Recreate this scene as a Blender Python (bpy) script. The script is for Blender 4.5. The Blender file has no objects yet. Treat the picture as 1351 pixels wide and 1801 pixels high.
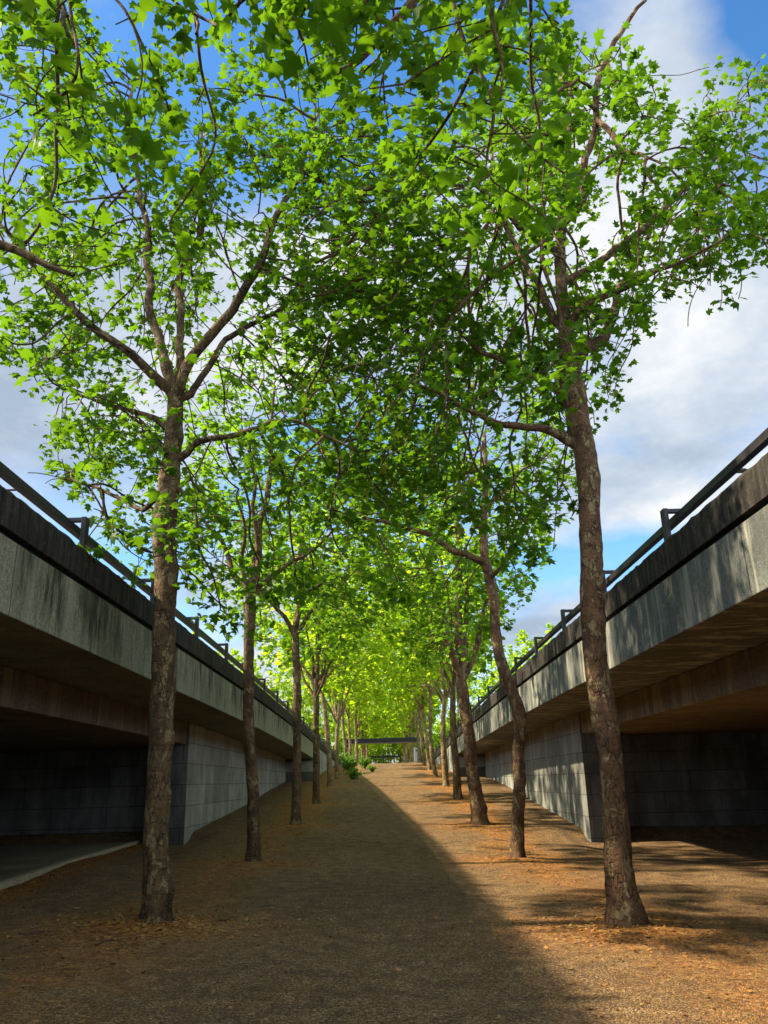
import bpy, math, random
import numpy as np
from mathutils import noise as mnoise, Vector, Matrix

random.seed(7); RNG = np.random.default_rng(7)
scene = bpy.context.scene
COL = scene.collection
R = math.radians

# ------------------------------------------------------------------ camera
F_PX = 1420.0; PITCH = math.atan(474/F_PX); ROLL = .028; YAW = .0067; EYE = np.array([0., 0., 1.6])
fw = np.array([math.sin(YAW)*math.cos(PITCH), math.cos(YAW)*math.cos(PITCH), math.sin(PITCH)])
rt0 = np.array([math.cos(YAW), -math.sin(YAW), 0.]); up0 = np.cross(rt0, fw)
RT = rt0*math.cos(ROLL) - up0*math.sin(ROLL); UP = rt0*math.sin(ROLL) + up0*math.cos(ROLL)
cam = bpy.data.cameras.new('camera'); camo = bpy.data.objects.new('camera', cam); COL.objects.link(camo)
camo.matrix_world = Matrix(((RT[0], UP[0], -fw[0], EYE[0]), (RT[1], UP[1], -fw[1], EYE[1]), (RT[2], UP[2], -fw[2], EYE[2]), (0, 0, 0, 1)))
cam.sensor_fit = 'VERTICAL'; cam.sensor_height = 36; cam.lens = 36*F_PX/1801; cam.clip_end = 3000; cam.clip_start = .05
scene.camera = camo

def at_depth(px, py, Y):                     # survey of the photo: the point of a sight line at distance Y
    d = fw + RT*(px-675.5)/F_PX + UP*(900.5-py)/F_PX
    return EYE + d*(Y/d[1])
def sight(P):
    d = P - EYE; w = d@fw
    w = np.where(np.abs(w) < 1e-3, 1e-3, w)
    return 675.5 + F_PX*(d@RT)/w, 900.5 - F_PX*(d@UP)/w, w

# ------------------------------------------------------------------ helpers
def tag(o, label=None, cat=None, group=None, kind=None):
    if label: o['label'] = label
    if cat: o['category'] = cat
    if group: o['group'] = group
    if kind: o['kind'] = kind
    return o
def empty(name, loc, label=None, cat=None, group=None):
    o = bpy.data.objects.new(name, None); COL.objects.link(o); o.location = loc; o.empty_display_size = .2
    return tag(o, label, cat, group)
def mesh_np(name, V, faces_flat, loop_tot, mat, parent=None, smooth=False, loc=None):
    me = bpy.data.meshes.new(name)
    V = np.asarray(V, np.float32); ff = np.asarray(faces_flat, np.int32); lt = np.asarray(loop_tot, np.int32)
    me.vertices.add(len(V)); me.vertices.foreach_set('co', V.ravel())
    me.loops.add(len(ff)); me.loops.foreach_set('vertex_index', ff)
    me.polygons.add(len(lt))
    ls = np.zeros(len(lt), np.int32); ls[1:] = np.cumsum(lt)[:-1]
    me.polygons.foreach_set('loop_start', ls); me.polygons.foreach_set('loop_total', lt)
    if smooth: me.polygons.foreach_set('use_smooth', np.ones(len(lt), bool))
    me.update(calc_edges=True); me.validate()
    me.materials.append(mat)
    o = bpy.data.objects.new(name, me); COL.objects.link(o)
    if parent: o.parent = parent
    if loc is not None: o.location = loc
    return o
class MB:
    def __init__(s): s.v = []; s.f = []
    def add(s, v, f):
        b = len(s.v); s.v += [tuple(map(float, p)) for p in v]; s.f += [tuple(i+b for i in q) for q in f]
    def box(s, x0, x1, y0, y1, z0, z1):
        s.add([(x0,y0,z0),(x1,y0,z0),(x1,y1,z0),(x0,y1,z0),(x0,y0,z1),(x1,y0,z1),(x1,y1,z1),(x0,y1,z1)],
              [(0,3,2,1),(4,5,6,7),(0,1,5,4),(1,2,6,5),(2,3,7,6),(3,0,4,7)])
    def sweep(s, prof, ys, zf, side=1):     # closed profile [(x,z)] swept along y; zf(x,y,z)->z
        n = len(prof); v = []; f = []
        for y in ys:
            for (x, z) in prof: v.append((x*side, y, zf(x, y, z)))
        for k in range(len(ys)-1):
            for i in range(n):
                j = (i+1) % n; q = (k*n+i, k*n+j, (k+1)*n+j, (k+1)*n+i)
                f.append(q if side > 0 else q[::-1])
        a = tuple(range(n)); b = tuple(range((len(ys)-1)*n, len(ys)*n))
        f.append(a[::-1] if side > 0 else a); f.append(b if side > 0 else b[::-1])
        s.add(v, f)
    def tube(s, pts, rad, n=8):
        V, Fq = tube_np(np.array(pts, float), np.array(rad, float), n)
        s.add(V, Fq.tolist())
    def build(s, name, mat, parent=None, bevel=0, smooth=False):
        me = bpy.data.meshes.new(name); me.from_pydata(s.v, [], s.f); me.update(); me.materials.append(mat)
        if smooth: me.polygons.foreach_set('use_smooth', np.ones(len(me.polygons), bool))
        o = bpy.data.objects.new(name, me); COL.objects.link(o)
        if parent: o.parent = parent
        if bevel:
            m = o.modifiers.new('bevel', 'BEVEL'); m.width = bevel; m.segments = 2; m.limit_method = 'ANGLE'
        return o
def tube_np(P, r, n, cap=True):
    T = np.gradient(P, axis=0); T /= np.linalg.norm(T, axis=1)[:, None] + 1e-9
    ref = np.array([0.31, .95, 0.05]) if abs(T[0][1]) < .9 else np.array([1., 0, 0])
    A = np.zeros_like(P); a = np.cross(T[0], ref); a /= np.linalg.norm(a)
    for i in range(len(P)):
        a = a - T[i]*(a@T[i]); a /= np.linalg.norm(a) + 1e-9; A[i] = a
    B = np.cross(T, A)
    th = np.linspace(0, 2*np.pi, n, endpoint=False)
    V = P[:, None, :] + (A[:, None, :]*np.cos(th)[None, :, None] + B[:, None, :]*np.sin(th)[None, :, None])*r.reshape(len(P), -1, 1)
    k = np.arange(len(P)-1)[:, None]*n; i = np.arange(n)[None, :]; j = (i+1) % n
    Fq = np.stack([k+i, k+j, k+n+j, k+n+i], -1).reshape(-1, 4)
    return V.reshape(-1, 3), Fq

# ------------------------------------------------------------------ materials
class NT:
    def __init__(s, name):
        s.m = bpy.data.materials.new(name); s.m.use_nodes = True; s.t = s.m.node_tree
        s.bsdf = s.t.nodes['Principled BSDF']; s.out = s.t.nodes['Material Output']
        s.bsdf.inputs['Specular IOR Level'].default_value = .25
    def n(s, typ, **kw):
        nd = s.t.nodes.new(typ)
        for k, v in kw.items():
            if k.startswith('i_'):
                key = k[2:]; key = int(key) if key.isdigit() else key.replace('_', ' ')
                if hasattr(v, 'is_output'): s.t.links.new(v, nd.inputs[key])
                else: nd.inputs[key].default_value = v
            else: setattr(nd, k, v)
        return nd
    def link(s, a, b): s.t.links.new(a, b)
    def coords(s, scale=(1, 1, 1), loc=(0, 0, 0), rot=(0, 0, 0)):
        g = s.n('ShaderNodeNewGeometry')
        m = s.n('ShaderNodeMapping'); s.link(g.outputs['Position'], m.inputs['Vector'])
        m.inputs['Scale'].default_value = scale; m.inputs['Location'].default_value = loc; m.inputs['Rotation'].default_value = rot
        return m.outputs[0]
    def noise(s, vec, scale, detail=6, rough=.6, dist=0):
        nd = s.n('ShaderNodeTexNoise', i_Scale=scale, i_Detail=detail, i_Roughness=rough, i_Distortion=dist)
        s.link(vec, nd.inputs['Vector']); return nd.outputs['Fac']
    def ramp(s, fac, stops):
        nd = s.n('ShaderNodeValToRGB'); s.link(fac, nd.inputs[0]); el = nd.color_ramp.elements
        while len(el) < len(stops): el.new(.5)
        for e, (p, c) in zip(el, stops): e.position = p; e.color = (c if len(c) == 4 else (*c, 1)) if not isinstance(c, float) else (c, c, c, 1)
        return nd.outputs[0]
    def mix(s, fac, a, b, mode='MIX'):
        nd = s.n('ShaderNodeMix', data_type='RGBA', blend_type=mode)
        for key, v in ((0, fac), (6, a), (7, b)):
            if hasattr(v, 'is_output'): s.link(v, nd.inputs[key])
            else: nd.inputs[key].default_value = (*v, 1) if isinstance(v, tuple) else v
        return nd.outputs[2]
    def math(s, op, a, b=0.):
        nd = s.n('ShaderNodeMath', operation=op)
        for k, v in enumerate((a, b)):
            if hasattr(v, 'is_output'): s.link(v, nd.inputs[k])
            else: nd.inputs[k].default_value = v
        return nd.outputs[0]
    def finish(s, col, rough=.9, bump=None, strength=.5, dist=.02):
        if hasattr(col, 'is_output'): s.link(col, s.bsdf.inputs['Base Color'])
        else: s.bsdf.inputs['Base Color'].default_value = (*col, 1)
        s.bsdf.inputs['Roughness'].default_value = rough
        if bump is not None:
            b = s.n('ShaderNodeBump', i_Strength=strength, i_Distance=dist); s.link(bump, b.inputs['Height'])
            s.link(b.outputs[0], s.bsdf.inputs['Normal'])
        return s.m

def mat_fascia(name, c0, c1, dark, pale, pale_amt, dark_amt, seed):
    t = NT(name)
    v = t.coords(loc=(seed, seed*2.3, 0)); vs = t.coords((.6, 1.5, .16), (seed, seed*1.7, 0))
    base = t.mix(t.ramp(t.noise(v, 1.1, 5), [(.35, 0.), (.65, 1.)]), c0, c1)
    grain = t.noise(v, 55, 4, .75)
    base = t.mix(t.ramp(grain, [(.38, .75), (.60, 0.)]), base, tuple(x*.36 for x in c0))
    base = t.mix(t.ramp(t.noise(v, 19, 5, .8), [(.44, .7), (.56, 0.)]), base, tuple(x*.5 for x in c0))
    st = t.ramp(t.noise(vs, 2.6, 6, .65), [(.50, 0.), (.60, pale_amt)])
    base = t.mix(st, base, pale)
    vd = t.coords((.6, 1.1, .20), (seed+9, seed*.7, 3.2))
    blot = t.noise(t.coords(loc=(3, seed, 8)), .55, 4, .6)
    sz = t.n('ShaderNodeSeparateXYZ'); t.link(t.coords(), sz.inputs[0])
    topw = t.ramp(t.math('ADD', t.math('MULTIPLY', t.math('SUBTRACT', sz.outputs['Z'], 3.2), .8), t.math('MULTIPLY', t.math('SUBTRACT', t.noise(vd, 5., 4, .6), .5), 1.3)), [(.12, 0.), (.50, 1.)])
    dk = t.math('MULTIPLY', t.math('MULTIPLY', topw, t.ramp(t.noise(vd, 2.4, 6, .7), [(.44, 0.), (.58, 1.)])), t.ramp(blot, [(.36, .3*dark_amt), (.54, dark_amt)]))
    base = t.mix(dk, base, dark)
    # panel joints every 1.25 m along the deck
    sx = t.n('ShaderNodeSeparateXYZ'); t.link(t.coords(), sx.inputs[0])
    fr = t.math('FRACT', t.math('DIVIDE', t.math('ADD', sx.outputs['Y'], 100.3), 1.25))
    jt = t.math('LESS_THAN', fr, .012)
    base = t.mix(t.math('MULTIPLY', jt, .75), base, tuple(x*.3 for x in dark))
    h = t.math('SUBTRACT', grain, t.math('MULTIPLY', jt, 2.))
    return t.finish(base, .92, h, .8, .015)
def mat_parapet():
    t = NT('stained_parapet_concrete')
    vs = t.coords((1., 2.2, .25)); v = t.coords()
    base = t.mix(t.ramp(t.noise(vs, 3.5, 6, .7), [(.42, 0.), (.62, 1.)]), (.014, .013, .012), (.05, .045, .036))
    base = t.mix(t.ramp(t.noise(v, 9, 5, .7), [(.56, 0.), (.7, .6)]), base, (.10, .088, .062))
    return t.finish(base, .95, t.noise(v, 26, 6, .75), .8, .03)
def mat_block(name, c0, c1, axis, seed=0.):
    t = NT(name)
    g = t.coords(); sx = t.n('ShaderNodeSeparateXYZ'); t.link(g, sx.inputs[0])
    cb = t.n('ShaderNodeCombineXYZ'); t.link(sx.outputs[axis], cb.inputs[0]); t.link(sx.outputs['Z'], cb.inputs[1])
    br = t.n('ShaderNodeTexBrick', offset=.5, i_Scale=1., i_Mortar_Size=.009, i_Mortar_Smooth=.2, i_Bias=0., i_Brick_Width=1.6, i_Row_Height=.556)
    t.link(cb.outputs[0], br.inputs['Vector'])
    br.inputs['Color1'].default_value = (1, 1, 1, 1); br.inputs['Color2'].default_value = (.74, .74, .74, 1); br.inputs['Mortar'].default_value = (.3, .3, .3, 1)
    v = t.coords(loc=(seed, seed, seed)); vs = t.coords((1, 1, .22), (seed, seed, 0))
    base = t.mix(t.ramp(t.noise(v, .9, 5), [(.35, 0.), (.65, 1.)]), c0, c1)
    base = t.mix(t.ramp(t.noise(vs, 1.7, 6, .65), [(.48, 0.), (.66, .65)]), base, tuple(min(.6, x*1.75) for x in c1))
    base = t.mix(t.ramp(t.noise(v, 2.3, 6, .7), [(.54, 0.), (.72, .7)]), base, tuple(x*.42 for x in c0))
    grain = t.noise(v, 60, 4, .7)
    base = t.mix(t.ramp(grain, [(.35, .4), (.6, 0.)]), base, tuple(x*.5 for x in c0))
    base = t.mix(1., base, br.outputs['Color'], 'MULTIPLY')
    h = t.math('SUBTRACT', t.math('MULTIPLY', grain, .5), t.math('MULTIPLY', br.outputs['Fac'], 1.5))
    return t.finish(base, .92, h, .5, .012)
def mat_bark(name, c0, c1, c2):
    t = NT(name)
    v = t.coords(); vz = t.coords((1, 1, .45))
    big = t.noise(vz, 4.5, 6, .65)
    base = t.mix(t.ramp(big, [(.36, 0.), (.6, 1.)]), c0, c1)
    pl = t.noise(t.coords((1, 1, .6), (4, 9, 2)), 8, 3, .55, .6)
    base = t.mix(t.ramp(pl, [(.56, 0.), (.585, .8)]), base, c2)
    hb = t.noise(t.coords((1, 1, 3.2), (2, 5, 1)), 4.2, 5, .65)
    base = t.mix(t.ramp(hb, [(.56, 0.), (.66, .6)]), base, tuple(x*.45 for x in c0))
    vo = t.n('ShaderNodeTexVoronoi', feature='DISTANCE_TO_EDGE', i_Scale=17.); t.link(vz, vo.inputs['Vector'])
    crack = t.ramp(vo.outputs['Distance'], [(.0, 1.), (.09, 0.)])
    cm = t.math('MULTIPLY', crack, t.ramp(t.noise(v, 5, 4), [(.45, 0.), (.6, .8)]))
    base = t.mix(cm, base, tuple(x*.3 for x in c0))
    fine = t.noise(vz, 42, 6, .75)
    base = t.mix(t.ramp(fine, [(.38, .55), (.6, 0.)]), base, tuple(x*.35 for x in c0))
    h = t.math('ADD', t.math('MULTIPLY', fine, .7), t.math('SUBTRACT', t.math('ADD', t.math('MULTIPLY', big, 1.2), t.math('MULTIPLY', hb, 1.3)), cm))
    return t.finish(base, .9, h, .9, .035)
def mat_leaf(name, dark, lite, trans, tw=.5):
    t = NT(name)
    g = t.n('ShaderNodeNewGeometry'); rnd = g.outputs['Random Per Island']
    v = t.coords()
    c = t.mix(rnd, dark, lite)
    c = t.mix(t.ramp(t.noise(v, .7, 3), [(.35, 0.), (.65, .5)]), c, tuple(x*.72 for x in dark))
    odd = t.ramp(rnd, [(.965, 0.), (.975, .7)])
    c = t.mix(odd, c, (.22, .19, .03))
    tc = t.mix(.25, tuple(trans), c)
    t.bsdf.inputs['Roughness'].default_value = .55; t.bsdf.inputs['Specular IOR Level'].default_value = .2
    t.link(c, t.bsdf.inputs['Base Color'])
    tr = t.n('ShaderNodeBsdfTranslucent'); t.link(tc, tr.inputs['Color'])
    ms = t.n('ShaderNodeMixShader', i_0=tw); t.link(t.bsdf.outputs[0], ms.inputs[1]); t.link(tr.outputs[0], ms.inputs[2])
    t.link(ms.outputs[0], t.out.inputs[0])
    return t.m
def mat_plain(name, c, rough=.6, metal=0., var=.25, scale=6.):
    t = NT(name); v = t.coords(); f = t.noise(v, scale, 6, .65)
    t.bsdf.inputs['Metallic'].default_value = metal
    return t.finish(t.mix(t.ramp(f, [(.3, 0.), (.7, 1.)]), tuple(x*(1-var) for x in c), tuple(min(1, x*(1+var)) for x in c)), rough, t.noise(v, 70, 4), .15, .005)
def mat_ground():
    t = NT('gravel_and_leaf_litter')
    v = t.coords(); sx = t.n('ShaderNodeSeparateXYZ'); t.link(v, sx.inputs[0])
    # stones of the gravel
    vo = t.n('ShaderNodeTexVoronoi', i_Scale=74.); t.link(v, vo.inputs['Vector'])
    vo2 = t.n('ShaderNodeTexVoronoi', i_Scale=21.); t.link(v, vo2.inputs['Vector'])
    sp = t.n('ShaderNodeSeparateColor'); t.link(vo.outputs['Color'], sp.inputs[0])
    st = t.ramp(sp.outputs[0], [(0., (.042, .025, .012)), (.4, (.165, .092, .037)), (.75, (.295, .172, .066)), (.95, (.41, .28, .14)), (1., (.5, .42, .30))])
    med = t.noise(v, 3.2, 7, .7)
    st = t.mix(t.ramp(med, [(.35, .65), (.62, 0.)]), st, (.045, .028, .016))
    big = t.noise(t.coords((1, .45, 1), (5, 1, 0)), .55, 5, .6)
    st = t.mix(t.ramp(big, [(.38, .5), (.62, 0.)]), st, t.mix(1., st, (.70, .67, .63), 'MULTIPLY'))
    # orange-brown litter beside the tree rows, bare gravel in the middle
    ax = t.math('ABSOLUTE', t.math('SUBTRACT', t.math('ABSOLUTE', t.math('ADD', sx.outputs['X'], t.math('MULTIPLY', t.math('SUBTRACT', t.noise(v, .55, 4), .5), 2.6))), 3.0))
    row = t.ramp(ax, [(.0, 1.), (.35, .85), (1., 0.)])
    farm = t.ramp(t.math('DIVIDE', sx.outputs['Y'], 60.), [(.12, .55), (.5, 1.)])
    at = t.n('ShaderNodeAttribute', attribute_name='litter')
    row = t.math('MAXIMUM', t.math('MULTIPLY', row, farm), at.outputs['Fac'])
    lit = t.math('MULTIPLY', row, t.ramp(t.math('ADD', t.noise(v, 1.3, 6, .7), t.math('MULTIPLY', at.outputs['Fac'], .25)), [(.30, 0.), (.50, 1.)]))
    sp2 = t.n('ShaderNodeSeparateColor'); t.link(vo2.outputs['Color'], sp2.inputs[0])
    lc = t.ramp(sp2.outputs[0], [(0., (.08, .03, .008)), (.5, (.25, .092, .014)), (.85, (.37, .16, .026)), (1., (.46, .27, .09))])
    col = t.mix(t.math('MULTIPLY', lit, .9), st, lc)
    # mossy tint in places
    moss = t.math('MULTIPLY', t.ramp(t.noise(t.coords(loc=(8, 2, 0)), .9, 5, .65), [(.58, 0.), (.7, .5)]), row)
    col = t.mix(moss, col, (.06, .055, .012))
    # far ramp: paler sandy surface in the walked middle
    d1 = t.ramp(vo.outputs['Distance'], [(.0, 1.), (.6, 0.)])
    h = t.math('ADD', t.math('ADD', t.math('MULTIPLY', d1, .8), t.math('MULTIPLY', sp.outputs[1], .9)), t.math('MULTIPLY', med, 2.))
    return t.finish(col, .95, h, .85, .018)

M = dict(
    fasL=mat_fascia('mossy_grey_green_concrete', (.27, .275, .175), (.43, .43, .285), (.03, .033, .018), (.33, .33, .26), .25, .95, 0.),
    fasR=mat_fascia('weathered_grey_concrete', (.135, .148, .135), (.205, .22, .195), (.05, .056, .052), (.33, .325, .26), .8, .6, 21.),
    par=mat_parapet(),
    wallL=mat_block('grey_block_wall', (.28, .275, .225), (.38, .375, .31), 'Y', 2.),
    wallR=mat_block('pale_block_wall', (.17, .18, .16), (.24, .25, .22), 'Y', 7.),
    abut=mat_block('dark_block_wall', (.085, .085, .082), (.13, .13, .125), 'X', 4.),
    gird=mat_fascia('brown_stained_girder_concrete', (.20, .155, .10), (.29, .23, .15), (.09, .06, .035), (.33, .27, .16), .5, .6, 5.),
    barkA=mat_bark('brown_flaking_bark', (.068, .043, .021), (.155, .098, .045), (.265, .20, .098)),
    barkB=mat_bark('reddish_brown_flaking_bark', (.085, .048, .024), (.18, .104, .052), (.29, .23, .115)),
    barkC=mat_bark('pale_brown_bark', (.13, .09, .042), (.27, .19, .09), (.36, .29, .15)),
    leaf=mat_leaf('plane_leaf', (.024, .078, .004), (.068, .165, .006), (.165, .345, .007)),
    leafLitB=mat_leaf('plane_leaf_sunlit_bright', (.040, .118, .006), (.098, .22, .010), (.25, .48, .012), .55),  # same leaf brightened: sunlight in the middle rows put into the colour
    leafLitY=mat_leaf('plane_leaf_sunlit_yellow', (.10, .21, .008), (.18, .34, .014), (.56, .80, .02), .6),  # same leaf yellowed: sun shining through far crowns put into the colour
    steel=mat_plain('dark_brown_painted_steel', (.022, .019, .022), .45, 0., .3),
    black=mat_plain('black_cladding', (.012, .012, .012), .5, 0., .4),
    white=mat_plain('pale_painted_metal', (.62, .62, .58), .5, 0., .08),
    grey=mat_plain('light_grey_cabinet_paint', (.24, .27, .28), .5, 0., .08),
    pave=mat_plain('damp_concrete_paving', (.15, .14, .085), .7, 0., .45, 1.1),
    kerb=mat_plain('pale_concrete_kerb', (.34, .29, .19), .85, 0., .25, 4.),
    asph=mat_plain('asphalt', (.05, .05, .05), .9, 0., .2, 3.),
    ground=mat_ground(),
    shrub=mat_leaf('shrub_leaf', (.05, .12, .012), (.12, .24, .02), (.2, .4, .02)),
    litter=mat_leaf('dry_leaf', (.14, .055, .013), (.42, .22, .07), (.3, .16, .05), .15),
    stone=mat_leaf('gravel_stone', (.06, .038, .020), (.30, .205, .11), (.1, .1, .1), .0),
    twig=mat_plain('dry_twig', (.06, .04, .025), .9, 0., .4, 20.),
)

# ------------------------------------------------------------------ terrain
GY = [-60, 16, 20, 25.4, 33, 39, 46.9, 52.6, 60, 68, 76, 900]; GZ = [0, 0, .06, .37, .84, 1.3, 1.76, 2.19, 2.62, 2.99, 3.12, 3.12]
_yy = np.linspace(-60, 900, 9601); _zz = np.interp(_yy, GY, GZ)
_k = np.ones(41)/41; _zs = np.convolve(np.pad(_zz, 20, mode='edge'), _k, 'valid')
def sm(a, b, x):
    t = np.clip((x-a)/(b-a), 0, 1); return t*t*(3-2*t)
def ground_z(x, y):
    w = sm(4.5, 5.5, np.abs(x))*(1-sm(23.3, 24.6, y)); y2 = y*(1-w) + np.minimum(y, 17.)*w
    return np.interp(y2, _yy, _zs) - .025*np.clip(x, -6.5, 11)*(1-sm(18, 36, y))
def near_bumps(x, y):
    return .018*np.sin(x*1.7+.6*np.sin(y*.9))*np.sin(y*1.3+x*.4) + .01*np.sin(x*4.1+y*2.2)*np.sin(y*3.7-x)
gx = np.unique(np.concatenate([np.linspace(-600, -30, 20), np.linspace(-30, -8, 23), np.linspace(-8, 8, 129), np.linspace(8, 30, 23), np.linspace(30, 600, 20)]))
gy = np.unique(np.concatenate([np.linspace(-60, 0, 31), np.linspace(0, 26, 209), np.linspace(26, 90, 129), np.linspace(90, 900, 60)]))
X, Y = np.meshgrid(gx, gy); mounds = np.zeros_like(X)
TREE_BASES = []
def terrain(x, y, with_mounds=True):
    z = ground_z(x, y) + near_bumps(x, y)*(np.abs(x) < 12)*(y < 80)
    for (tx, ty, a) in TREE_BASES:
        z = z + a*np.exp(-((x-tx)**2+(y-ty)**2)/.55)
    return z

# ------------------------------------------------------------------ tree engine
LEAF = np.array([(0,0),(.17,-.06),(.50,.14),(.29,.34),(.60,.66),(.24,.62),(0,1.0),(-.24,.62),(-.60,.66),(-.29,.34),(-.50,.14),(-.17,-.06)], float)
def leaf_template(level):
    if level == 0:
        o = LEAF; v = np.vstack([o, [[0, .36]]]); f = [(12, i, (i+1) % 12) for i in range(12)]
    else:
        o = np.array([(0,0),(.5,.15),(.30,.4),(.55,.68),(0,1.),(-.55,.68),(-.30,.4),(-.5,.15)]); v = np.vstack([o, [[0, .36]]]); f = [(8, i, (i+1) % 8) for i in range(8)]
    z = -.22*np.abs(v[:, 0]) - .22*v[:, 1]**2
    z[-1] = .06
    return np.column_stack([v, z]), np.array(f)
LT = [leaf_template(0), leaf_template(1)]
def leaves_mesh(name, pos, size, mat, parent, level, rng, tilt=.75, out=None):
    N = len(pos); tv, tf = LT[level]
    nrm = np.array([0, 0, 1.]) + rng.normal(0, tilt*.62, (N, 3)); nrm /= np.linalg.norm(nrm, axis=1)[:, None]
    d = rng.normal(0, 1, (N, 3))
    if out is not None: d = d*.7 + out
    d[:, 2] -= .45
    d -= nrm*(d*nrm).sum(1)[:, None]; d /= np.linalg.norm(d, axis=1)[:, None] + 1e-9
    s = np.cross(d, nrm)
    V = pos[:, None, :] + size[:, None, None]*(tv[None, :, 0:1]*rng.uniform(.72, 1.12, (N, 1, 1))*(s[:, None, :] + rng.normal(0, .12, (N, 1, 1))*d[:, None, :]) + tv[None, :, 1:2]*d[:, None, :] + tv[None, :, 2:3]*nrm[:, None, :]*rng.uniform(-.3, 2.1, (N, 1, 1)))
    Fc = tf[None] + (np.arange(N)*len(tv))[:, None, None]
    return mesh_np(name, V.reshape(-1, 3), Fc.ravel(), np.full(N*len(tf), 3), mat, parent)

def in_poly(px, py, poly):
    ins = np.zeros(len(px), bool); n = len(poly)
    for i in range(n):
        x1, y1 = poly[i]; x2, y2 = poly[(i+1) % n]
        c = ((y1 > py) != (y2 > py)) & (px < (x2-x1)*(py-y1)/((y2-y1) if y2 != y1 else 1e-9) + x1)
        ins ^= c
    return ins
def clumps(P, scale, off):
    return np.array([mnoise.fractal(Vector((p[0]*scale+off, p[1]*scale, p[2]*scale)), 1., 2., 2) for p in P])

def resample(P, step):
    P = np.array(P, float); L = np.r_[0, np.cumsum(np.linalg.norm(np.diff(P[:, :3], axis=0), axis=1))]
    n = max(2, int(L[-1]/step)+1); t = np.linspace(0, L[-1], n)
    Q = np.column_stack([np.interp(t, L, P[:, k]) for k in range(P.shape[1])])
    if n > 5:
        for _ in range(2): Q[1:-1] = .25*Q[:-2] + .5*Q[1:-1] + .25*Q[2:]
    return Q

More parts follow.
